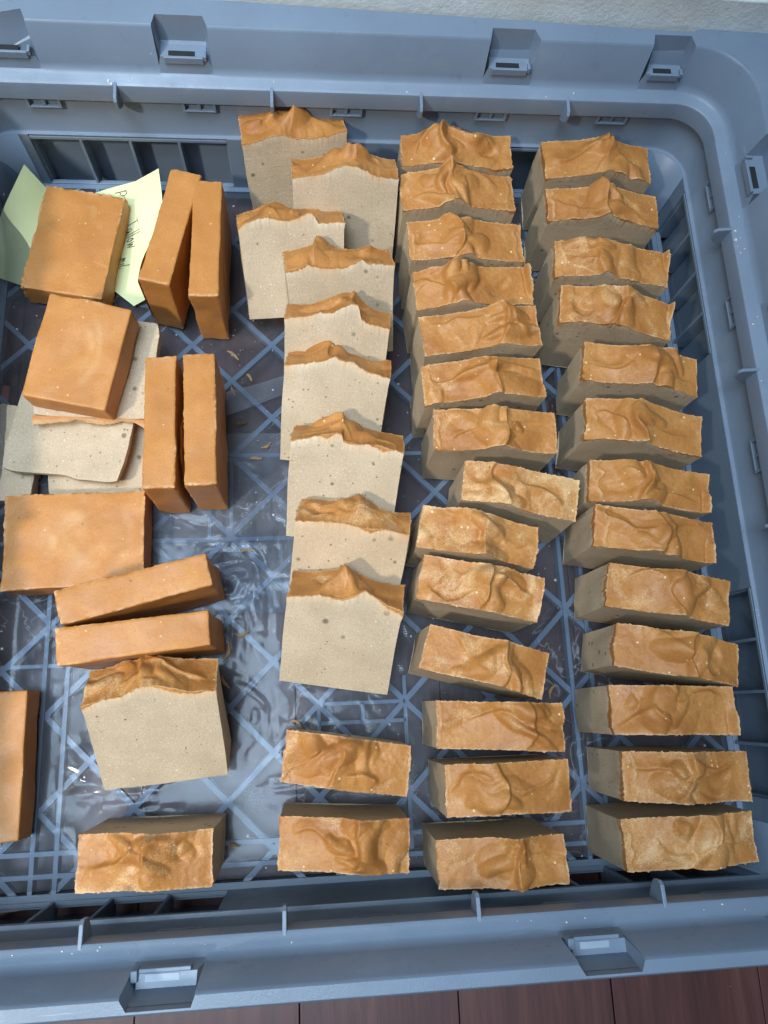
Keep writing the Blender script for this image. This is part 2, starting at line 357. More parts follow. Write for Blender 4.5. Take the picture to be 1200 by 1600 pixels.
def soap_bar(name, loc, yaw, W, T, L, seed, label, tilt=0, ash=.5, group=None, front=None, peak=None, amp=1.0, style=None,
             endlay=(.003, .002), roll=0, peel=(), pivot='back', taper=0.0, skew=0.0):
    rng = np.random.RandomState(seed)
    root = empty(name, loc, (0, 0, 0), label, 'soap bar', group)
    nu, nv, nz = 118, 42, 14
    u = np.linspace(0, 1, nu); v = np.linspace(0, 1, nv); U, V = np.meshgrid(u, v, indexing='ij')
    Hh = swirl_heights(U, V, W, T, seed, amp, peak, front, style)
    # torn ends: a thin skin pulled back from an end (side, depth mm, lift mm, from, to)
    TB = np.zeros((nu, nv)); Xm, Ym = U * W * 1000, V * T * 1000
    for (side, dep, lift, v0, v1) in peel:
        D = Xm if side < 0 else W * 1000 - Xm
        n_ = fbm(np.stack([Ym * .22 + seed, Ym * 0, Ym * 0 + side], -1), 3); edge = dep * (1 + .45 * n_)
        win = 1 / (1 + np.exp(-(V - v0) * 30)) / (1 + np.exp((V - v1) * 30))
        if lift < 1.2:
            Hh = Hh - win * .9 / 1000 / (1 + np.exp((D - edge) / .25)); Hh = Hh + win * lift / 1000 * np.exp(-((D - edge - .7) / .7) ** 2)
            TB = np.maximum(TB, win * (.45 + .3 * n_) * np.exp(-((D - edge) / .5) ** 2))
        else:
            Hh = Hh + win * (lift + .8 * n_) / 1000 * np.exp(-(D / (.5 * dep)) ** 2) - win * 1.0 / 1000 * np.exp(-((D - dep) / 1.0) ** 2)
            TB = np.maximum(TB, win * .8 * np.exp(-(D / .5) ** 2))
    # ragged cut edges
    ja = .00055
    def jag(n, k):
        b = .5 + .6 * fbm(np.stack([np.arange(n) * .42 + seed * 3.1 + k * 11, np.zeros(n), np.zeros(n) + k], -1), 2)
        return np.clip(b, -.3, 1.2) + (rng.rand(n) > .95) * rng.uniform(.5, 1.8, n)
    Hh[:, 0] += jag(nu, 0) * ja * .7; Hh[:, -1] += jag(nu, 1) * ja * .7
    Hh[0, :] += jag(nv, 2) * ja * .8; Hh[-1, :] += jag(nv, 3) * ja * .8
    Z = L + Hh
    sk = lambda z: skew * z
    def outline(uu, vv, z):
        # the loaf mould draws in a little towards its base; the cuts are not quite true
        x = (uu - .5) * W * (1 - taper * (1 - z / L)) + skew * (z - L)
        y = (vv - .5) * T * (1 + .0 * z)
        n1 = fbm(np.stack([uu * 3 + seed, vv * 2, z * 22], -1), 2)
        x = x + .0009 * n1 * (np.abs(uu - .5) * 2) ** 3
        n2 = fbm(np.stack([uu * 2.2, vv * 3 + seed * 1.3, z * 20 + 5], -1), 2)
        y = y + .0007 * n2 * (np.abs(vv - .5) * 2) ** 3
        return x, y
    X, Y = outline(U, V, Z)
    X[0, :] -= jag(nv, 4) * .0005; X[-1, :] += jag(nv, 5) * .0005
    Y[:, 0] -= jag(nu, 6) * .0004; Y[:, -1] += jag(nu, 7) * .0004
    P = np.stack([X, Y, Z], -1)
    # burr: pale torn rim where the wire cut through
    bu = np.zeros((nu, nv)); 
    jn = rng.uniform(.35, .9, (nu,)); bu[:, 0] = jn; bu[:, -1] = rng.uniform(.1, .7, nu); bu[0, :] = rng.uniform(.3, .9, nv); bu[-1, :] = rng.uniform(.1, .8, nv)
    bu[:, 1] = rng.uniform(0, .35, nu) * (rng.rand(nu) > .55); bu[1, :] = rng.uniform(0, .6, nv) * (rng.rand(nv) > .5)
    bu = bu * np.clip(.75 + 1.0 * fbm(np.stack([U * 7 + seed, V * 4, U * 0 + 1], -1), 2), .1, 1)
    bu = np.maximum(bu, np.clip(TB, 0, .9))
    # layer depth of the orange part at the rim
    la = np.full((nu, nv), .0007)
    la[0, :] = endlay[0] * (1 + .35 * np.sin(v * 7 + seed)); la[-1, :] = endlay[1] * (1 + .35 * np.sin(v * 6 + seed))
    n3 = fbm(np.stack([U[:, 0] * 6 + seed, U[:, 0] * 0, U[:, 0] * 0 + seed * .7], -1), 2)
    la[:, 0] = .0007 + np.clip(n3 - .25, 0, 1) * .0035 + endlay[0] * np.exp(-(u / .03) ** 2) * .6
    la[:, -1] = .0007
    t = MB(); t.grid(P, burr=bu)
    prof = [('f', P[:, 0], la[:, 0], bu[:, 0]), ('r', P[-1, :], la[-1, :], bu[-1, :]), ('b', P[::-1, -1], la[::-1, -1], bu[::-1, -1]), ('l', P[::-1][-1][::-1], la[0, ::-1], bu[0, ::-1])]
    body = MB()
    for key, E, LY, BB in prof:
        low = E.copy(); low[:, 2] -= LY
        k = 4; ring = np.stack([E + (low - E) * a for a in np.linspace(0, 1, k)], 1)
        bb = np.zeros((len(E), k)); bb[:, 0] = BB; bb[:, -1] = np.clip(rng.uniform(.2, .9, len(E)), 0, 1)
        t.grid(ring, flip=True, burr=bb)
        # body wall below it
        if key in 'fb': uu = u if key == 'f' else u[::-1]; vv = np.full(nu, 0. if key == 'f' else 1.)
        else: vv = v if key == 'r' else v[::-1]; uu = np.full(nv, 1. if key == 'r' else 0.)
        zt = low[:, 2]; s_ = 1 - (1 - np.linspace(0, 1, nz)) ** 1.0
        ZZ = zt[:, None] * (1 - s_)[None, :]
        UU = np.repeat(uu[:, None], nz, 1); VV = np.repeat(vv[:, None], nz, 1)
        XX, YY = outline(UU, VV, ZZ)
        off = .00012                                    # the cut body sits a hair inside the torn rim
        if key == 'f': YY += off
        if key == 'b': YY -= off
        if key == 'r': XX -= off
        if key == 'l': XX += off
        G = np.stack([XX, YY, ZZ], -1)
        G[:, 0] = low
        bb = np.zeros(G.shape[:2]); bb[:, 0] = rng.uniform(.4, 1, len(E)); bb[:, 1] = .12
        bb[0, :] = rng.uniform(0, .55, nz); bb[-1, :] = rng.uniform(0, .55, nz)
        tn = np.zeros(G.shape[:2])
        if key in 'fb':
            depth = (zt[:, None] - ZZ); tn = np.clip(.42 - depth / .016, 0, 1) * np.clip(fbm(np.stack([UU * 5 + seed, ZZ * 60, UU * 0 + 3], -1), 2) + .4, 0, 1) + (.22 * np.clip(1 - depth / .05, 0, 1) if seed == 708 else 0)
        body.grid(G, flip=True, burr=bb, tint=tn)
    # base
    x0, y0 = outline(U[::117, ::41], V[::117, ::41], Z[::117, ::41] * 0)
    body.add([(x0[0, 0], y0[0, 0], 0), (x0[1, 0], y0[1, 0], 0), (x0[1, 1], y0[1, 1], 0), (x0[0, 1], y0[0, 1], 0)], [(0, 3, 2, 1)])
    bo = body.build('soap_body', M_BODY, root, smooth=True)
    to = t.build('swirled_top', M_TOP, root, smooth=True); to['ash'] = float(ash)
    # place: leaning bars rest on one long bottom edge
    th = R(tilt)
    Mx = Matrix.Rotation(-th, 4, 'X')
    piv = Vector((0, T / 2 if tilt > 0 else -T / 2, 0)) if tilt else Vector((0, 0, 0))
    # loc is the point under the body centre line of the resting edge
    M = Matrix.Translation(Vector(loc)) @ Matrix.Rotation(R(yaw), 4, 'Z') @ Mx @ Matrix.Rotation(R(roll), 4, 'Y') @ Matrix.Translation(-piv)
    root.matrix_world = M
    return root

FZ = .0022     # top of the film that the bars stand on
# ------------------------------------------------------------------ wooden floor
flo = empty('floor', (0, 0, 0), kind='structure')
pj = [-.833 + .1022 * k for k in range(-2, 22)]
for i in range(len(pj) - 1):
    b = MB(); b.box((pj[i] + .00035, -.95, -.042), (pj[i + 1] - .00035, 1.2, -.022 - (i % 3) * .0003))
    b.build('plank', M_WOOD, flo, bevel=.0004)
sb = MB(); sb.box((-1.1, -.95, -.06), (1.4, 1.2, -.044)); o = sb.build('subfloor', M_DARK, flo)

# ------------------------------------------------------------------ white baseboard behind the crate
bb = empty('baseboard', (0, .4435, -.022), (0, 0, R(-1.75)), 'rough white painted baseboard behind the far rim of the crate', 'baseboard')
b = MB(); b.box((-1.2, 0, 0), (1.5, .03, .177)); b.build('board', M_WALL, bb, bevel=.002)
b = MB(); b.box((-1.2, .006, .1775), (1.5, .034, .192)); b.build('moulding', M_WALL, bb, bevel=.003)
b = MB(); b.box((-1.2, .016, .1925), (1.5, .05, .8)); b.build('wall_panel', M_WALL, bb)

# ------------------------------------------------------------------ crate
XL, XR, YN, YF = -.229, .286, -.107, .4055
crate = empty('storage_crate', (0, 0, 0), label='grey blue plastic storage crate with slotted walls holding the soap bars', cat='crate')
pockets = {'far': [(-.207, -.173), (-.096, -.062), (.122, .155), (.233, .263)],
           'near': [(-.207, -.173), (-.091, -.058), (.121, .153), (.233, .263)],
           'right': [(.318, .352), (.212, .245), (.045, .078), (-.06, -.027)], 'left': [(.318, .352), (.212, .245), (.045, .078), (-.06, -.027)]}
def oo(side, c):
    if side == 'far': return .0375 - .0305 * (c + .05) if c > -.05 else .0375
    if side == 'near': return .0225
    return .046
def shell_profile(side, c, pocket):
    q = oo(side, c); pk = pocket
    P = [(q, .108), (q, .1305), (q - .0012, .132)]
    if not pk: P += [(.0155, .132), (.0140, .1306), (.0108, .1050)]
    else:
        bk = min(.0235, q - .0022); P += [(bk, .1319), (bk - .0022, .1135), (.0108, .1125)]
    P += [(.0088, .1010), (.0068, .0996), (.0020, .0986), (.0004, .0976), (0, .0960), (0, .0845), (.0006, .0838), (.0045, .0835), (.0032, .0535), (.0024, .0524), (0.0, .0520),
          (.0075, .0500), (.0075, .0800), (.010, .0950), (.0165, .1000), (min(.0165, q - .004), .1100), (q - .003, .1275), (q - .0025, .108), (q, .108)]
    return P
rad = .024
def side_pt(side, c, o):
    if side == 'far': return (c, YF + o)
    if side == 'near': return (c, YN - o)
    if side == 'right': return (XR + o, c)
    return (XL - o, c)
stations = []     # (function of o -> xy, side, c, pocket)
def straight(side, a, b):
    cs = [(a, 0), (b, 0)]; d = 1 if b > a else -1
    for (p, q) in pockets[side]:
        lo_, hi_ = (p, q) if d > 0 else (q, p)
        e = .0002 * d
        cs += [(lo_ - e, 0), (lo_ + e * 8, 1), (hi_ - e * 14, 1), (hi_ + e, 0)]
    n = 9
    for k in range(1, n):
        c = a + (b - a) * k / n
        if all(not (p - .002 < c < q + .002) for p, q in pockets[side]): cs.append((c, 0))
    cs.sort(key=lambda t: t[0] * d)
    for c, pk in cs: stations.append((side, c, pk, None))
def corner(cx, cy, a0, sa, sb, ca, cb):
    for k in range(1, 10):
        a = a0 - k / 10 * math.pi / 2
        stations.append((None, (k / 10), 0, (cx, cy, a, sa, sb, ca, cb)))
straight('far', XL + rad, XR - rad); corner(XR - rad, YF - rad, math.pi / 2, 'far', 'right', XR, YF)
straight('right', YF - rad, YN + rad); corner(XR - rad, YN + rad, 0, 'right', 'near', YN, XR)
straight('near', XR - rad, XL + rad); corner(XL + rad, YN + rad, -math.pi / 2, 'near', 'left', XL, YN)
straight('left', YN + rad, YF - rad); corner(XL + rad, YF - rad, math.pi, 'left', 'far', YF, XL)
rows = []
for side, c, pk, co in stations:
    if co is None:
        rows.append([(*side_pt(side, c, o), z) for o, z in shell_profile(side, c, pk)])
    else:
        cx, cy, a, sa, sb_, ca, cb = co; t = c
        pa, pb = shell_profile(sa, ca, 0), shell_profile(sb_, cb, 0)
        bl = lambda o: o * 1.0 + (.020 * math.sin(math.pi * t) * (o > .0185))
        rows.append([(cx + (rad + bl(o1 * (1 - t) + o2 * t)) * math.cos(a), cy + (rad + bl(o1 * (1 - t) + o2 * t)) * math.sin(a), z1) for (o1, z1), (o2, z2) in zip(pa, pb)])
rows.append(rows[0])
m = MB(); m.grid(np.array(rows), flip=True)
shell = m.build('rim_and_upper_wall', M_CRATE, crate)
import bmesh
bm = bmesh.new(); bm.from_mesh(shell.data); bmesh.ops.remove_doubles(bm, verts=bm.verts, dist=1e-6); bmesh.ops.recalc_face_normals(bm, faces=bm.faces); bm.to_mesh(shell.data); bm.free()
bv = shell.modifiers.new('bevel', 'BEVEL'); bv.width = .0007; bv.segments = 2; bv.limit_method = 'ANGLE'; bv.angle_limit = R(40); bv.harden_normals = True
shell.data.polygons.foreach_set('use_smooth', [True] * len(shell.data.polygons))

# lower walls: solid stretches, open windows with ribs, outer skin behind the windows
WIN = {'far': [(-.1985, -.0585, 4), (.121, .252, 4)], 'near': [(-.1985, -.0585, 4), (.118, .252, 4)],
       'right': [(.236, .370, 4), (-.068, .066, 4)], 'left': [(.236, .370, 4), (-.068, .066, 4)]}
ends = {'far': (XL + rad, XR - rad), 'near': (XL + rad, XR - rad), 'right': (YN + rad, YF - rad), 'left': (YN + rad, YF - rad)}
low = MB()
def wbox(mb, side, c0, c1, o0, o1, z0, z1):
    (xa, ya), (xb, yb) = side_pt(side, c0, o0), side_pt(side, c1, o1)
    mb.box((min(xa, xb), min(ya, yb), z0), (max(xa, xb), max(ya, yb), z1))
for side in WIN:
    a, b_ = ends[side]; cur = a
    for (p, q, n) in sorted(WIN[side]):
        wbox(low, side, cur, p, 0.0, .0030, -.006, .0518)
        wbox(low, side, p, q, 0.0, .0030, -.006, .0008)
        wbox(low, side, p, q, .0002, .0130, .0470, .0499)
        skin = MB(); wbox(skin, side, p - .002, q + .002, .0132, .0150, -.008, .0520); skin.build('outer_skin', M_CRATE, crate)
        st = (q - p) / n
        for k in range(0, n + 1):
            rb = MB(); c = p + k * st
            wbox(rb, side, c - .0011, c + .0011, .0004 if 0 < k < n else .0031, .0130, -.0055, .0466)
            rb.build('rib', M_CRATE, crate, bevel=.0004)
        cur = q
    wbox(low, side, cur, b_, 0.0, .0030, -.006, .0518)
low.build('lower_wall', M_CRATE, crate, bevel=.0005)
for side in WIN:
    a, b_ = ends[side]; sk_ = MB(); wbox(sk_, side, a - .03, b_ + .03, .0132, .0150, -.0216, -.0085); sk_.build('light_block_skirt', M_CRATE, crate)  # ring added to block light that leaked in under the crate
# rounded lower corners
for (cx, cy, a0) in ((XR - rad, YF - rad, 0), (XR - rad, YN + rad, -math.pi / 2), (XL + rad, YN + rad, math.pi), (XL + rad, YF - rad, math.pi / 2)):
    G = np.array([[(cx + (rad + o) * math.cos(a), cy + (rad + o) * math.sin(a), z) for (o, z) in ((0, -.006), (0, .0518), (.003, .0518), (.003, -.006))] for a in np.linspace(a0, a0 + math.pi / 2, 12)])
    cm = MB(); cm.grid(G); cm.build('lower_corner', M_CRATE, crate, smooth=True)
# fins on the ledge
FIN = {'far': (-.230, -.126, -.023, .079, .183), 'near': (-.222, -.119, -.019, .081, .181), 'right': (.304, .200, .097, -.006), 'left': (.304, .200, .097, -.006)}
for side, cs in FIN.items():
    for c in cs:
        pr_ = [(.0070, .0992), (-.0085, .0975), (-.0105, .0950), (-.0100, .0885), (-.0060, .0845), (.0008, .0800), (.0035, .0800)]
        m = MB(); V = []
        for s_ in (-.0011, .0011): V += [(*side_pt(side, c + s_, o), z) for o, z in pr_]
        n = len(pr_); m.add(V, [tuple(range(n)), tuple(range(2 * n - 1, n - 1, -1))] + [(i, i + n, (i + 1) % n + n, (i + 1) % n) for i in range(n)])
        fo = m.build('ledge_fin', M_CRATE, crate)
        bm = bmesh.new(); bm.from_mesh(fo.data); bmesh.ops.recalc_face_normals(bm, faces=bm.faces); bm.to_mesh(fo.data); bm.free()
        bv = fo.modifiers.new('bevel', 'BEVEL'); bv.width = .0004; bv.segments = 2; bv.limit_method = 'ANGLE'
# small latch slots just under the ledge and sills in the rim pockets
SL = {'far': (-.178, -.074, .028, .132, .222), 'near': (-.178, -.074, .028, .132, .222), 'right': (.345, .252, .148, .045), 'left': (.345, .252, .148, .045)}
for side, cs in SL.items():
    for c in cs:
        m = MB()
        wbox(m, side, c - .0115, c + .0115, .0012, .0042, .0755, .0768)
        wbox(m, side, c - .0115, c - .0095, .0012, .0042, .0769, .0832); wbox(m, side, c + .0095, c + .0115, .0012, .0042, .0769, .0832)
        wbox(m, side, c - .0012, c + .0012, .0020, .0042, .0769, .0832)
        m.build('latch_slot', M_CRATE, crate, bevel=.0003)
for side, ps in pockets.items():
    for p, q in ps:
        m = MB()
        wbox(m, side, p + .004, q - .0045, .0086, .0106, .1085, .1136)
        wbox(m, side, p + .0005, p + .0038, .0088, .0140, .1085, .1150) if side in ('near',) else wbox(m, side, q - .0044, q - .0024, .0088, .0140, .1110, .1148)
        m.build('pocket_sill', M_CRATE, crate, bevel=.0005)
        m = MB(); wbox(m, side, p + .007, q - .010, .0112, .0150, .1127, .1130); m.build('painted_pocket_slot', M_SLOT_SHADE if side != 'near' else M_SLOT_LIGHT, crate)  # thin flat slab, no real hole: slot shade painted dark, near ones painted lit

# lattice base
lat = MB()
HW = .0018
def bar2(x0, y0, x1, y1, hw=HW, z1=-.0018, z0=-.0080):
    d = np.array([x1 - x0, y1 - y0]); L = np.linalg.norm(d)
    if L < 1e-4: return
    d /= L; n = np.array([-d[1], d[0]]) * hw
    P = [(x0 - n[0], y0 - n[1]), (x1 - n[0], y1 - n[1]), (x1 + n[0], y1 + n[1]), (x0 + n[0], y0 + n[1])]
    lat.add([(x, y, z0) for x, y in P] + [(x, y, z1) for x, y in P], [(0, 3, 2, 1), (4, 5, 6, 7), (0, 1, 5, 4), (1, 2, 6, 5), (2, 3, 7, 6), (3, 0, 4, 7)])
BX0, BX1, BY0, BY1 = XL, XR, YN, YF
def clip(cc, s):      # line y = s*x + cc clipped to base
    pts = []
    for x in (BX0, BX1):
        y = s * x + cc
        if BY0 <= y <= BY1: pts.append((x, y))
    for y in (BY0, BY1):
        x = (y - cc) / s
        if BX0 < x < BX1: pts.append((x, y))
    return pts
pit = .0590
for k in range(-12, 20):
    for s, c0 in ((1, .003), (-1, .003)):
        pts = clip(c0 + k * pit, s)
        if len(pts) == 2: bar2(*pts[0], *pts[1], z1=-.0022 - (.00012 if s > 0 else 0))
for x in (-.1785, -.1640, .1765, .1910): bar2(x, BY0, x, BY1, .0014, -.0006)
for y in (-.093, -.080, .180, .1180): bar2(BX0, y, BX1, y, .0014, -.0004)
for x0, y0, x1, y1 in ((.0005, .003, .059, .003), (.0005, -.0095, .059, -.0095), (.0005, .003, .0005, -.028), (.059, .02, .059, -.09), (-.0585, .118, -.0585, .18), (-.0735, .118, -.0735, .15), (-.207, .035, -.15, .035), (.030, -.0095, .030, .003)): bar2(x0, y0, x1, y1, .0012)
for a in ((BX0, BY0, BX1, BY0), (BX0, BY1, BX1, BY1), (BX0, BY0, BX0, BY1), (BX1, BY0, BX1, BY1)): bar2(*a, .004, -.0002)
lo_ = lat.build('base_lattice', M_CRATE, crate)

# ------------------------------------------------------------------ plastic film
def film(name, x0, x1, y0, y1, z, mat, label, seed, crinkles, nx=420, ny=400, amp=1.0, rise=True):
    gx = np.linspace(x0, x1, nx); gy = np.linspace(y0, y1, ny); X, Y = np.meshgrid(gx, gy, indexing='ij')
    h = .0005 * amp * fbm(np.stack([X * 14, Y * 14, X * 0 + seed], -1), 3)
    r1 = 1 - np.abs(fbm(np.stack([X * 26 + 3, Y * 26, X * 0 + seed], -1), 2))
    r2 = 1 - np.abs(fbm(np.stack([X * 60, Y * 55 + 9, X * 0 + seed * 2], -1), 2))
    cr = np.full(X.shape, .12)
    for (cx, cy, rr, aa) in crinkles: cr = cr + aa * np.exp(-(((X - cx) ** 2 + (Y - cy) ** 2) / rr ** 2))
    q1 = vnoise(np.stack([X * 30 + 2 * vnoise(np.stack([X * 20, Y * 20, X * 0 + 4], -1)), Y * 34, X * 0 + seed], -1)); q2 = vnoise(np.stack([X * 75, Y * 70 + 3 * q1, X * 0 + seed * 2], -1)); q3 = vnoise(np.stack([X * 150 + 4 * q2, Y * 140, X * 0 + seed * 3], -1))
    h = h + cr * (.0014 * np.abs(q1) + .0008 * np.abs(q2) + .0003 * np.abs(q3)) - .0006
    if rise: h = h + .035 * np.clip((x0 + .028 - X) / .028, 0, 1) ** 2 * (1 + .4 * vnoise(np.stack([X * 60, Y * 30, X * 0], -1)))
    Z = z + np.clip(h, -.0008, .05)
    m = MB(); m.grid(np.stack([X, Y, Z], -1)); o = m.build(name, mat, smooth=True)
    return tag(o, label, 'plastic film')
film('plastic_liner', XL + .004, XR - .006, YN + .006, YF - .006, .0008, M_FILM, 'crinkled clear plastic liner spread over the lattice base under the bars', 3,
     [(-.125, -.035, .035, 1.7), (-.05, .075, .04, 1.6), (-.04, .12, .04, 1.2), (-.02, -.02, .03, 1.2), (.07, .05, .05, .6), (-.2, .2, .05, 1.0), (-.1, .27, .03, .6), (-.16, .05, .03, .8)])
film('folded_plastic_sheet', -.122, .045, .0655, .196, .0020, M_FILM2, 'second hazier layer of clear plastic between the two left rows of bars', 8,
     [(-.03, .10, .04, 1.2), (-.07, .14, .03, 1.0)], 190, 150, .8, False)
def strip_film():
    pts = [(-.066, .226), (-.02, .240), (-.018, .226), (-.066, .207)]
    n = 20; G = np.zeros((n, 6, 3))
    for i in range(n):
        t = i / (n - 1); a = np.array(pts[0]) * (1 - t) + np.array(pts[1]) * t; b = np.array(pts[3]) * (1 - t) + np.array(pts[2]) * t
        for j in range(6):
            s_ = j / 5; p = a * (1 - s_) + b * s_; G[i, j] = (p[0], p[1], .0042 + .0004 * math.sin(t * 9 + s_))
    m = MB(); m.grid(G); o = m.build('plastic_strip', M_FILM2, smooth=True); tag(o, 'narrow hazy strip of clear plastic lying right of the upright orange pair', 'plastic strip')
strip_film()

# ------------------------------------------------------------------ yellow note
def note():
    us = [0, .22, .5, .70, .80, 1.0]; vs = [0, .33, .62, 1.0]
    C_ = [[(-208, 398, 30), (-197, 392, 8), (-165, 391, 8), (-147, 392, 15), (-129, 391, 23), (-111, 397, 30)],
          [(-224, 362, 22), (-203, 355, 5), (-170, 352, 3), (-143, 362, 7), (-123.5, 367, 17), (-108, 366, 25)],
          [(-233, 340, 12), (-208, 332, 4), (-172, 330, 3), (-140, 338, 5), (-119, 340, 13), (-112, 338, 15)],
          [(-238, 322, 6), (-214, 314, 4), (-176, 306, 3.5), (-145, 309, 3.5), (-131, 297, 4), (-119, 303, 7)]]
    C_ = np.array(C_, float) / 1000
    def at(u, v):
        r_ = np.stack([[np.interp(u, us, C_[j, :, k]) for k in range(3)] for j in range(4)])
        # smooth along v
        i = min(2, max(0, int(np.searchsorted(vs, v)) - 1)); t = (v - vs[i]) / (vs[i + 1] - vs[i])
        p0 = r_[max(0, i - 1)]; p1 = r_[i]; p2 = r_[i + 1]; p3 = r_[min(3, i + 2)]
        return .5 * (2 * p1 + (p2 - p0) * t + (2 * p0 - 5 * p1 + 4 * p2 - p3) * t * t + (-p0 + 3 * p1 - 3 * p2 + p3) * t ** 3)
    n1, n2 = 61, 40; G = np.array([[at(i / (n1 - 1), j / (n2 - 1)) for j in range(n2)] for i in range(n1)])
    nx = fbm(np.stack([G[..., 0] * 40, G[..., 1] * 40, G[..., 0] * 0], -1), 2); G[..., 2] += .0006 * nx
    root = empty('paper_note', (-.17, .345, 0), label='pale yellow handwritten paper note under the flat orange bar at far left', cat='note')
    root.location = (0, 0, 0)
    m = MB(); m.grid(G, flip=True); m.build('sheet', M_PAPER, root, smooth=True)
    # handwriting: pen strokes following the sheet
    def onsheet(u, v):
        p = at(u, v); e = .004
        a = at(min(1, u + e), v) - at(max(0, u - e), v); b = at(u, min(1, v + e)) - at(u, max(0, v - e)); nn = np.cross(b, a); nn /= np.linalg.norm(nn) + 1e-9
        if nn[2] < 0: nn = -nn
        return p + nn * .0007
    def word(name, strokes, o, sx, sy, ang):
        cu = bpy.data.curves.new(name, 'CURVE'); cu.dimensions = '3D'; cu.bevel_depth = .00019; cu.bevel_resolution = 1
        ca, sa = math.cos(ang), math.sin(ang)
        for st in strokes:
            pts = []
            for k in range(len(st) - 1):
                for t in np.linspace(0, 1, 4, endpoint=False): pts.append((st[k][0] + (st[k + 1][0] - st[k][0]) * t, st[k][1] + (st[k + 1][1] - st[k][1]) * t))
            pts.append(st[-1])
            sp = cu.splines.new('POLY'); sp.points.add(len(pts) - 1)
            for i, (x, y) in enumerate(pts):
                # text runs down the sheet (v), letter tops towards the crease (+u)
                du, dv = y * sy, x * sx
                p = onsheet(o[0] + du * ca - dv * sa * .6, o[1] + dv * ca + du * sa); sp.points[i].co = (*p, 1)
        cu.materials.append(M_INK); ob = bpy.data.objects.new(name, cu); COL.objects.link(ob)
        dg = bpy.context.evaluated_depsgraph_get(); me = bpy.data.meshes.new_from_object(ob.evaluated_get(dg)); bpy.data.objects.remove(ob)
        o2 = bpy.data.objects.new(name, me); COL.objects.link(o2); o2.parent = root
    P_ = [[(0, 0), (.1, 1)], [(0, .95), (.35, 1.05), (.55, .8), (.4, .5), (.08, .45)]]
    u_ = [[(.7, .5), (.72, .1), (.95, .05), (1.1, .5), (1.15, 0)]]
    r_ = [[(1.35, .5), (1.4, 0)], [(1.38, .35), (1.6, .5)]]
    e_ = [[(1.75, .25), (2.05, .3), (1.95, .5), (1.75, .35), (1.8, .05), (2.1, .08)]]
    word('handwriting', P_ + u_ + r_ + e_, (.700, .075), .085, .050, 0)
    T_ = [[(0, 1), (.6, 1.05)], [(.3, 1.02), (.28, 0)]]
    a_ = [[(1.0, .45), (.75, .5), (.7, .15), (.9, 0), (1.02, .4), (1.08, 0)]]
    l_ = [[(1.3, 1.0), (1.3, 0)]]; l2 = [[(1.55, 1.0), (1.55, 0)]]
    o_ = [[(1.95, .5), (1.78, .25), (1.95, 0), (2.12, .25), (1.95, .5)]]
    w_ = [[(2.3, .5), (2.4, 0), (2.55, .4), (2.7, 0), (2.85, .55)]]
    word('handwriting', T_ + a_ + l_ + l2 + o_ + w_, (.715, .33), .082, .056, 0)
    mm = [[(0, 0), (.05, .5), (.2, .45), (.25, 0), (.3, .45), (.5, .45), (.55, 0)]]; i_ = [[(.8, .5), (.82, 0)]]; cc = [[(1.0, .9), (1.05, 0), (1.3, .1), (1.35, .3)]]
    word('handwriting', mm + i_ + cc, (.68, .64), .075, .058, 0)
note()

# ------------------------------------------------------------------ swirl topped bars
R3 = 'swirl topped soap bars standing in rows'
RL = 'swirl topped soap bars leaning back in a row'
ordn = ['first', 'second', 'third', 'fourth', 'fifth', 'sixth', 'seventh', 'eighth', 'ninth', 'tenth', 'eleventh', 'twelfth', 'thirteenth', 'fourteenth']
mid = [(108, 387, 1.2, 81, 27, .25, 'two rounded humps'), (107, 353, -.3, 81, 30, .3, 'a knob left of centre'), (110, 313, .5, 81, 30, .4, 'flaking edges at both ends'),
       (112, 277, 4.4, 82, 29, .3, 'a torn flap at right'), (115, 244, 5, 80, 29, .65, 'a broad pale left half'), (114, 207, 3.2, 81, 28, .6, 'a pale middle ridge'),
       (119, 171, -3.1, 80, 28, .5, 'a hook shaped fold'), (133, 131, -11.2, 76, 27, 1.25, 'a very pale grainy top'), (103, 101, -12.5, 75, 27, 1.0, 'pale speckling and a forked fold'),
       (102, 68, -13.1, 76, 28, 1.05, 'pale looping swirls'), (101, 24, -15.5, 75, 27, .7, 'a single middle crack'), (107, -14, -3.6, 75, 27, .6, 'a small blob'),
       (109, -49, -.3, 73, 28, .6, 'a deep fold right of centre'), (102, -88, -.4, 73, 26, .45, 'two dark ridges')]
rgt = [(212, 384, -.4, 81, 31, .2, 'a low smooth hump'), (211, 343, -2.7, 82, 26, .35, 'a sharp little peak'), (213, 298, -4.8, 82, 28, .8, 'a pale streaked right half'),
       (211, 259, -8.8, 80, 28, .95, 'frosty pale patches'), (223, 216, -8.7, 80, 28, .3, 'a shaded right hollow'), (220, 174, -9.4, 80, 29, .4, 'a crumb on its corner'),
       (218, 132, -7.6, 81, 27, .4, 'a ragged torn left edge'), (216, 100, -9.5, 79, 27, .35, 'a raised knob left of centre'), (220, 61, -10.6, 79, 28, .75, 'a flat dull top'),
       (221, 23, -11.4, 79, 26, .35, 'a curved fold right of centre'), (212, -10, -2.7, 77, 28, .4, 'a pointed pale centre'), (216, -48, -3.0, 78, 28, .9, 'three pale powdery patches'), (212, -83, .6, 78, 28, .95, 'one large pale powdery patch')]
def droop(U, V, x, y, h): return h - 3.4 * np.clip((U - .5) / .5, 0, 1) ** 1.4 - 1.0 * np.clip((.25 - U) / .25, 0, 1) ** 2
def humps(U, V, x, y, h):
    W = x.max(); T = y.max()
    for cx, cy, r1, a in ((.28, .75, 8, 5.5), (.72, .72, 9, 5.0)): h = h + a * np.exp(-(((x - cx * W) / r1) ** 2 + ((y - cy * T) / 8) ** 2) ** 1.5)
    return h - 4.0 * np.exp(-(((x - .80 * W) / 6) ** 2 + ((y - .45 * T) / 4) ** 2))
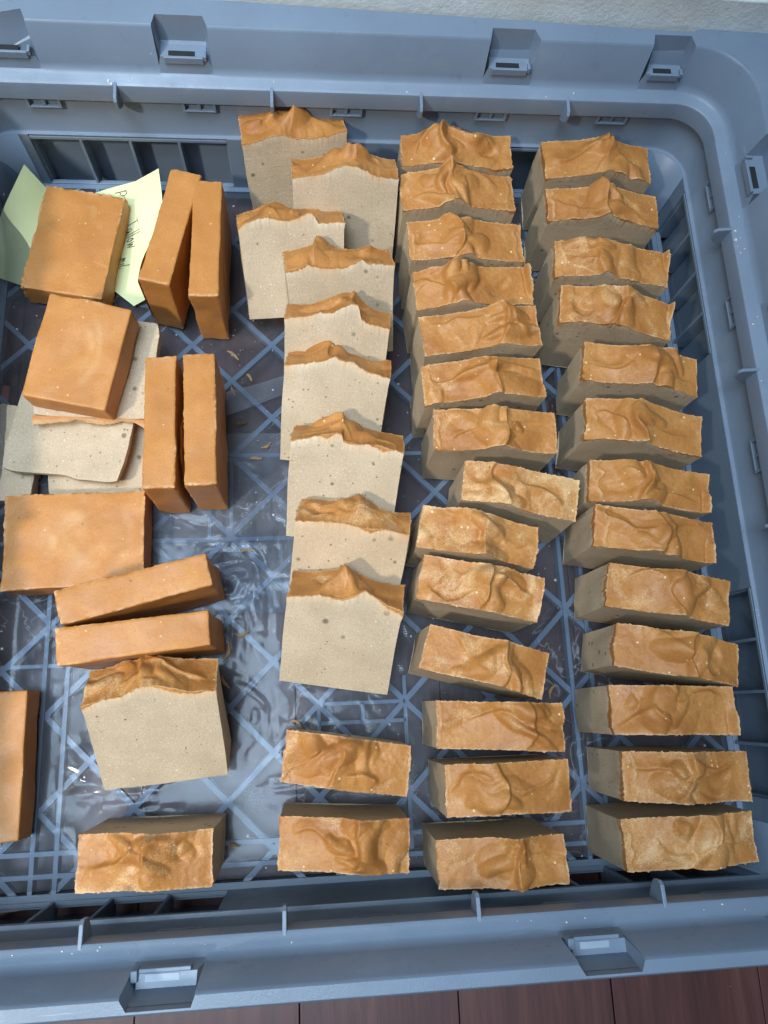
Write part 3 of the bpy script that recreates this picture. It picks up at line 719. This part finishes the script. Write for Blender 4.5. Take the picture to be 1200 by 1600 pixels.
for i, (x, y, yaw, W, T, ash, what) in enumerate(mid):
    peel = []
    if i == 3: peel.append((1, 2.6, 7.0, .25, 1.0))
    if i in (1, 2): peel.append((1, 3.5, .9, .1, .9))
    if i in (1, 2, 5, 6): peel.append((-1, (3.2, 4.6, 2.4, 3.8)[i % 4], .7, (.0, .3, .1, .0)[i % 4], (.6, 1.1, .8, .5)[i % 4]))
    if i in (11, 12): peel.append((-1, 1.5, .4, .2, 1.0))
    soap_bar('soap_bar', (x / 1000, y / 1000, FZ), yaw, W / 1000, T / 1000, .0645, 100 + i * 7, 'bar with %s, %s from far end, second row from right' % (what, ordn[i]),
             ash=ash, group=R3, peel=peel, endlay=(.0012, .003), style=humps if i == 0 else None, amp=1.1)
for i, (x, y, yaw, W, T, ash, what) in enumerate(rgt):
    peel = []
    if i in (6, 7): peel.append((-1, 5.5, .8, .1, 1.1))
    if i in (1, 2, 5, 11, 12): peel.append((-1, 2.4 + (i % 3) * .9, .7, -.1 + .15 * (i % 2), .7 + .2 * (i % 3)))
    if i in (2, 3): peel.append((1, 2.2, 4.5, .55, 1.1))
    if i in (6, 7, 10): peel.append((1, 4.5, 2.8, -.1, .5))
    soap_bar('soap_bar', ((x + 2.2) / 1000, y / 1000, FZ), yaw, W / 1000, T / 1000, .0650, 300 + i * 7, 'swirled bar with %s, %s from far end, rightmost row' % (what, ordn[i]),
             ash=ash, group=R3, peel=peel, endlay=(.0055, .003), amp=1.0, style=droop if i not in (8, 10, 12) else None)
for x, y, yaw, W, T, ash, sd, lb in ((16, -31, -9.5, 73, 28, .75, 511, 'swirl topped bar standing just below the leaning row, turned slightly clockwise'),
                                   (13, -74, -4.3, 73, 28, .6, 529, 'bar with deep centre fold closest to the near wall below the leaning row'),
                                   (-96, -76, -1.1, 72, 29, .85, 561, 'knobbly pale orange bar alone at near left, below the large leaning bar')):
    soap_bar('soap_bar', (x / 1000, y / 1000, FZ), yaw, W / 1000, T / 1000, .0645, sd, lb, ash=ash, group=R3, endlay=(.001, .001), amp=1.2)

# leaning row: top front edge centre (x, y) at its height, tilt, yaw, width
lean = [  # x, y, yaw, W, T, L, tilt, seed, ash, front profile (u, mm), peak, label
 (-8, 387, 8.1, 73, 27, 67, 14, 701, .3, [(0, 0), (.12, 1), (.3, 5), (.42, 4), (.5, 1), (.65, 0), (.8, 1), (.92, 3), (1, 4)], .45, 'beige bar with two pinkish knobs, standing against the far wall'),
 (26, 357, .6, 74, 26, 67, 27, 702, .3, [(0, 0), (.15, 1), (.3, 3), (.42, 7), (.5, 9), (.62, 8), (.7, 5), (.8, 2), (1, 0)], .56, 'beige bar with a low pointed crest, second from the far wall in the leaning row'),
 (-12, 322, 3.9, 73, 27, 66, 40, 703, .2, [(0, -2), (.08, 2), (.2, 5), (.3, 5), (.4, 3), (.5, 2), (.6, 5), (.7, 7), (.73, 3), (.76, 0), (1, 0)], .35, 'beige bar set left of the others, whole front face showing near far end'),
 (21, 288, 4.5, 74, 25, 66, 34, 704, .3, [(0, 0), (.12, 1.5), (.2, 4), (.25, 2), (.4, 0), (.55, 0), (.65, 3), (.7, 5), (.75, 2), (1, 0)], .30, 'beige bar with a tall curled knob left of centre, fourth of the leaning row'),
 (18, 248, -5.8, 71, 24, 66, 38, 705, .3, [(0, 0), (.2, 2.5), (.33, 6), (.45, 7), (.52, 10), (.62, 14), (.68, 13), (.72, 4), (.8, 1), (1, -1)], .55, 'beige bar with a high pale hump right of centre, fifth of the leaning row'),
 (17, 213, -8.2, 69, 26, 68, 46, 706, .3, [(0, 0), (.2, 3), (.35, 6), (.47, 10), (.55, 8), (.65, 8), (.72, 4), (.85, 2), (1, 0)], .45, 'beige bar with an orange chip at its upper left, sixth of the leaning row'),
 (22, 161, -7.4, 72, 27, 70, 48, 707, .3, [(0, 0), (.15, 3), (.28, 6), (.38, 8), (.44, 8), (.46, 3), (.6, 2), (.75, 3), (.9, 1), (1, 0)], .50, 'beige bar with stepped crest and orange right shoulder, seventh of the leaning row'),
 (24, 108, -9.0, 71, 26, 68, 48, 708, .9, [(0, 0), (.1, 1), (.25, 2), (.45, 2), (.6, 1), (.75, 2), (.85, 1), (1, 0)], .45, 'orange tinted bar with nearly straight front edge, second from near end of leaning row'),
 (18, 61, -9.7, 71, 27, 67, 47, 709, .6, [(0, 0), (.1, 1), (.25, 3.5), (.38, 3), (.47, 3), (.55, 6), (.65, 11), (.72, 8), (.85, 3), (1, 0)], .45, 'speckled beige bar in full view at the near end of the leaning row'),
 (-96, 10, 3.7, 75, 29, 68, 47, 710, .9, [(0, -1), (.15, 2), (.3, 3), (.42, 8), (.55, 9), (.68, 6), (.8, 2), (.9, 2), (1, 1)], .48, 'large speckled beige bar leaning on the two orange bars at the near left')]
def leaners(U, V, x, y, h): return h
for (x, y, yaw, W, T, L, tl, sd, ash, fp, pk, lb) in lean:
    th = R(tl); W, T, L = W / 1000, T / 1000, L / 1000
    # from the top front edge back down to the bottom back edge the bar rests on
    d = L * math.sin(th) - T * math.cos(th); ya = R(yaw)
    bx = x / 1000 + math.sin(ya) * d; by = y / 1000 - math.cos(ya) * d
    soap_bar('soap_bar', (bx, by, FZ + .0004), yaw, W, T, L, sd, lb, tilt=tl, ash=ash, group=RL, front=fp, peak=pk, endlay=(.001, .001), amp=.78, taper=.02 if sd != 710 else -.0, skew=0.0)

# ------------------------------------------------------------------ plain orange bars and cream slabs
def plain_bar(name, size, loc, rot, label, seed, mat=M_OR, rnd=.0012, scuff=(), group=None, trapz=0, ash=.05, cat='soap bar', warp=0.0, part='soap_block', fringe=False, rough=.35, wob=0.0):
    """a cut block with slightly soft, torn edges; loc = centre of its underside"""
    A, B, Cc = size
    rng = np.random.RandomState(seed)
    root = empty(name, loc, rot, label, cat, group)
    m = MB(); n = (max(18, int(A / .0014)), max(14, int(B / .0014)), max(12, int(Cc / .0014)))
    def shape(P):
        s = np.array([A / 2, B / 2, Cc / 2]); q = P.copy(); q[..., 2] -= Cc / 2
        # rounded box
        inner = np.clip(q, -(s - rnd), s - rnd); d = q - inner; l = np.linalg.norm(d, axis=-1, keepdims=True); q = np.where(l > 1e-9, inner + d / np.maximum(l, 1e-9) * rnd, q)
        nn = fbm(np.stack([q[..., 0] * 38 + seed, q[..., 1] * 38, q[..., 2] * 38], -1), 2)
        f = np.stack([(q[..., 0] / s[0]) ** 3, (q[..., 1] / s[1]) ** 3, (q[..., 2] / s[2]) ** 3], -1)
        dn = fbm(np.stack([q[..., 0] * 70 + seed, q[..., 1] * 70, q[..., 2] * 70 + 3], -1), 3)
        q = q + .0009 * nn[..., None] * f + .00022 * dn[..., None] * f
        hf = fbm(np.stack([q[..., 0] * 600, q[..., 1] * 600, q[..., 2] * 600 + seed], -1), 2)
        edge = np.sort(np.abs(q) / s, axis=-1)[..., 1:2]
        q = q + f * hf[..., None] * np.clip((edge - .93) / .07, 0, 1) * rough * .001
        if wob:
            ax_ = np.abs(q[..., 0] / s[0]); ay_ = np.abs(q[..., 1] / s[1])
            wn = fbm(np.stack([q[..., 0] * 30 + seed, q[..., 1] * 30, q[..., 2] * 0], -1), 3)
            k_ = (1 + wob * wn) * (1 - .045 * (ax_ * ay_) ** 5)
            q[..., 0] *= k_; q[..., 1] *= k_
        q[..., 0] += trapz * q[..., 2]
        q[..., 2] += warp * ((q[..., 0] / s[0]) ** 2 * .6 + (q[..., 1] / s[1]) ** 2 * .4) + Cc / 2
        return q, np.clip((edge[..., 0] - .955) / .045, 0, 1) * np.clip(hf * .8 + .15, 0, .8) * (1 if mat is M_OR else 1.2)
    def face(ax, sgn):
        a, b = [i for i in range(3) if i != ax]
        ga = np.linspace(-1, 1, n[a]); gb = np.linspace(-1, 1, n[b]); GA, GB = np.meshgrid(ga, gb, indexing='ij')
        # denser towards edges
        fz = lambda t: np.sign(t) * (1 - (1 - np.abs(t)) ** 1.25)
        P = np.zeros(GA.shape + (3,)); sz = (A / 2, B / 2, Cc / 2)
        P[..., a] = fz(GA) * sz[a]; P[..., b] = fz(GB) * sz[b]; P[..., ax] = sgn * sz[ax]; P[..., 2] += Cc / 2
        Q, e = shape(P); sc = np.zeros(GA.shape)
        if ax == 2 and sgn > 0:
            for (cx, cy, rx, ry, k) in scuff:
                d = np.hypot((P[..., 0] / A - cx) / rx, (P[..., 1] / B - cy) / ry)
                nz_ = .5 + .5 * fbm(np.stack([P[..., 0] * 90, P[..., 1] * 60, P[..., 0] * 0 + seed], -1), 3)
                sw = .5 + .5 * np.sin(9 * d + 5 * fbm(np.stack([P[..., 0] * 45, P[..., 1] * 30, P[..., 0] * 0 + seed], -1), 2)); sc += .55 * k * np.clip(1.25 - d, 0, 1) ** .6 * np.clip(nz_ ** 2 * (.35 + 1.1 * sw), 0, 1)
        m.grid(Q, flip=(sgn > 0) == (ax == 1), burr=e, scuff=np.clip(sc, 0, .7))
    for ax in range(3):
        for sg in (-1, 1): face(ax, sg)
    o = m.build(part, mat, root, smooth=True); o['ash'] = ash
    return root
def fringe_part(root, A, B, z, seed, tone=M_TOP, y=None, lay=.004):
    """ragged orange swirl edge of a thin slab, facing the near side"""
    rng = np.random.RandomState(seed); n = 70; u = np.linspace(-.5, .5, n)
    k = fbm(np.stack([u * 6 + seed, u * 0, u * 0], -1), 3)
    out = .0035 + .003 * k + .0012 * rng.uniform(-1, 1, n) * .3
    rows = [(0, z + .0004), (.55, z + .0005), (1.0, z - .0008), (1.0, z - .003), (0, z - .004)]
    G = np.array([[(uu * A, -B / 2 - a * o_ + .001, zz) for (a, zz) in rows] for uu, o_ in zip(u, out)])
    bu = np.zeros(G.shape[:2]); bu[:, 2] = .8; bu[:, 3] = .5
    m = MB(); m.grid(G, flip=False, burr=bu); o = m.build('orange_swirl_edge', tone, root, smooth=True); o['ash'] = .3

GO = 'plain orange soap bars'
plain_bar('orange_soap_bar', (.057, .084, .0225), (-.1705, .337, .0035), (R(1.5), R(1.2), R(-9)), 'flat square orange bar lying on the yellow note in far left corner', 21, group=GO, ash=.45, rnd=.0007, rough=.9)
plain_bar('orange_soap_bar', (.0555, .0725, .0225), (-.1512, .2345, .0355), (R(4.5), R(-1), R(-12.5)), 'flat orange bar with a pale rubbed oval, on top of the cream slabs', 22, group=GO, scuff=[(.05, .05, .22, .36, .55)], trapz=-.02, rnd=.0016)
plain_bar('orange_soap_bar', (.0215, .089, .062), (-.0945, .3235, .0030), (0, 0, R(-12.5)), 'upright orange bar touching the note, left one of the far pair', 23, group=GO, trapz=.02)
plain_bar('orange_soap_bar', (.0200, .090, .062), (-.0700, .315, .0030), (0, 0, R(-1)), 'upright orange bar nearest the leaning row, right one of the far pair', 24, group=GO)
plain_bar('orange_soap_bar', (.0200, .089, .062), (-.0965, .181, .0030), (0, 0, R(1.0)), 'upright orange bar beside the cream slabs, left one of the second pair', 25, group=GO)
plain_bar('orange_soap_bar', (.0200, .089, .062), (-.0715, .183, .0030), (0, 0, R(2.0)), 'upright orange bar with a thin peeled corner, right one of the second pair', 26, group=GO)
plain_bar('orange_soap_bar', (.089, .063, .0235), (-.1565, .114, .0030), (0, 0, R(1.6)), 'flat orange bar with pale looping scuffs below the cream slabs at left', 27, group=GO, scuff=[(.08, .05, .30, .38, .45), (-.15, 0, .12, .2, .3)], rnd=.0007)
plain_bar('orange_soap_bar', (.090, .0205, .062), (-.1075, .0745, .0030), (0, 0, R(13.6)), 'upright orange bar slanting up to the right, far one of the crosswise pair', 28, group=GO)
plain_bar('orange_soap_bar', (.088, .0215, .062), (-.1065, .0455, .0030), (0, 0, R(5.5)), 'upright orange bar behind the large leaning beige bar, near one of the crosswise pair', 29, group=GO)
plain_bar('orange_soap_bar', (.046, .088, .0220), (-.2015, -.025, .0030), (0, 0, R(.9)), 'flat orange bar cut off by the left edge, in the near left part', 30, group=GO, ash=.2)
r = plain_bar('cream_soap_slab', (.080, .075, .0075), (-.146, .2325, .0275), (R(1.0), 0, R(-3)), 'thin cream slab with a ragged orange edge directly under the scuffed orange bar', 31, mat=M_BODY, rnd=.0005, rough=1.0, wob=.02, cat='soap slab')
fringe_part(r, .076, .075, .0075, 5)
plain_bar('cream_soap_slab', (.080, .076, .0048), (-.1625, .195, .0195), (R(2.5), R(-2), R(-9)), 'thin curled cream slab with dark flecks, jutting out below the stack', 32, mat=M_BODY, rnd=.0005, rough=1.0, cat='soap slab', warp=.0035, wob=.04)
plain_bar('cream_soap_slab', (.078, .060, .0100), (-.144, .176, .0030), (0, 0, R(2)), 'shaded cream slab on the liner at the bottom of the stack, right one', 33, mat=M_BODY, rnd=.0006, rough=.8, wob=.03, cat='soap slab')
plain_bar('cream_soap_slab', (.046, .070, .0095), (-.213, .180, .0030), (0, 0, R(-3)), 'cream slab at the bottom of the stack beside the left edge of the view', 34, mat=M_BODY, rnd=.0006, rough=.8, wob=.03, cat='soap slab')
# thin peeled corners on two of the upright bars
for par, x, y, h_, z0, L_ in ((3, -.0975, .325, .030, .03, .05),): pass
def peel_sheet(root_name_idx, pts, thick=.0006):
    bars = [o for o in COL.objects if o.name.startswith('orange_soap_bar')]; root = bars[root_name_idx]
    G = np.array(pts, float); m = MB(); m.grid(G, burr=np.full(G.shape[:2], .1)); G2 = G.copy(); G2[..., 0] += thick; m.grid(G2, flip=True, burr=np.full(G.shape[:2], .1))
    o = m.build('peeled_skin', M_OR, root, smooth=True); o['ash'] = .2
peel_sheet(2, [[(-.0110 - .0022 * math.sin(min(1, a) * math.pi * .8) - .0006 * b * a, -.0445 + .058 * a, .012 + .046 * b - .010 * a * b + .002 * math.sin(a * 7)) for b in np.linspace(0, 1, 8)] for a in np.linspace(0, 1, 20)])
peel_sheet(5, [[(-.0105 - .0024 * math.sin(a * math.pi) * (.4 + .6 * b), -.0430 + .052 * a, .015 + (.0475) * b - .004 * abs(math.sin(a * 9)) * b) for b in np.linspace(0, 1, 8)] for a in np.linspace(0, 1, 22)])

# ------------------------------------------------------------------ crumbs and shavings
rs = random.Random(5)
cb = MB()
def chip(mb, x, y, z, s, r_=rs):
    a = r_.uniform(0, 6.28); k = [(s * math.cos(a + q * 1.57) * r_.uniform(.5, 1.1), s * math.sin(a + q * 1.57) * r_.uniform(.5, 1.1)) for q in range(4)]
    V = [(x + kx, y + ky, z) for kx, ky in k] + [(x + kx * .6, y + ky * .6, z + s * r_.uniform(.4, .9)) for kx, ky in k]
    mb.add(V, [(4, 5, 6, 7), (0, 1, 5, 4), (1, 2, 6, 5), (2, 3, 7, 6), (3, 0, 4, 7)])
for k in range(420):
    x = rs.uniform(-.22, .27); y = rs.uniform(-.095, .39); chip(cb, x, y, .0026, rs.uniform(.0002, .00065))
for k in range(90):
    x = rs.gauss(-.045, .018); y = rs.uniform(-.05, .29); chip(cb, x, y, .003, rs.uniform(.0002, .0005))
tag(cb.build('soap_crumbs', M_CRUMB), 'tiny pale soap crumbs scattered over the plastic liner between the bars', 'crumbs', kind='stuff')
fl = MB()
for k in range(34):
    s_ = rs.choice(['far', 'right', 'near']); c = rs.uniform(-.2, .26) if s_ != 'right' else rs.uniform(-.05, .38); o_ = rs.uniform(.0015, .0065)
    x, y = side_pt(s_, c, o_); chip(fl, x, y, .0985 + (o_ - .002) * .2, rs.uniform(.0003, .0008))
for x, y, s_ in ((.2875, .295, .0018), (.2885, .302, .0012), (.289, .232, .0011), (-.128, .4065, .0011), (-.13, .4085, .0014)): chip(fl, x, y, .0985, s_)
tag(fl.build('ledge_flecks', M_FLAKE), 'pale flecks of dirt caught on the inner ledge of the crate', 'flecks', kind='stuff')
def shaving(x, y, ang, L, lab, mat=M_SHAV, wd=.0011, z=.0034):
    n = 12; rr = random.Random(int(abs(x * 9e4) + y * 7e3)); c1 = rr.uniform(-1, 1); m = MB(); G = np.zeros((n, 4, 3))
    for i in range(n):
        t = i / (n - 1); a = c1 * math.sin(t * 4) * .0018; px = (t - .5) * L; py = a
        wv = wd * (.35 + math.sin(t * 3.1) * .65) * (1 + .3 * rr.uniform(-1, 1))
        for j, q in enumerate((-1, -.3, .4, 1)):
            X, Y = px, py + q * wv; G[i, j] = (x + X * math.cos(ang) - Y * math.sin(ang), y + X * math.sin(ang) + Y * math.cos(ang), z + (.0008 if j in (1, 2) else 0) + .0007 * math.sin(t * 6 + c1))
    m.grid(G); o = m.build('soap_shaving', mat, smooth=True); tag(o, lab, 'shaving', 'soap shavings on the liner')
for a in ((-.0575, .257, -.6, .011, 'long brown shaving right of the gap between the upright pairs'), (-.0455, .239, -.9, .007, 'short curled shaving left of the fifth leaning bar'),
          (-.0575, .228, -1.2, .008, 'bent shaving just above the narrow plastic strip'),
          (-.0335, .186, .4, .008, 'tan shaving on the liner left of the sixth leaning bar, upper one'), (-.041, .176, .1, .009, 'tan shaving on the liner left of the sixth leaning bar, lower one'),
          (-.047, .108, .3, .008, 'small shaving right of the far crosswise orange bar'), (-.050, .052, .05, .010, 'straight shaving right of the near crosswise orange bar'),
          (-.0600, .040, 1.25, .012, 'upright curled shaving beside the end of the near crosswise bar'), (-.061, .020, -1.1, .010, 'thin shaving right of the large leaning beige bar'),
          (-.014, -.009, -.5, .009, 'orange shaving just above the first bar below the leaning row'), (-.0545, -.082, .3, .007, 'short shaving right of the knobbly bar at the near left'),
          (.160, .005, 1.2, .010, 'brown shaving in the gap between the two right rows')):
    shaving(*a)
shaving(-.0515, .2035, .3, .0085, 'dark brown shred lying on the hazy plastic right of the second orange pair', M_DARK, .0022, .0042)
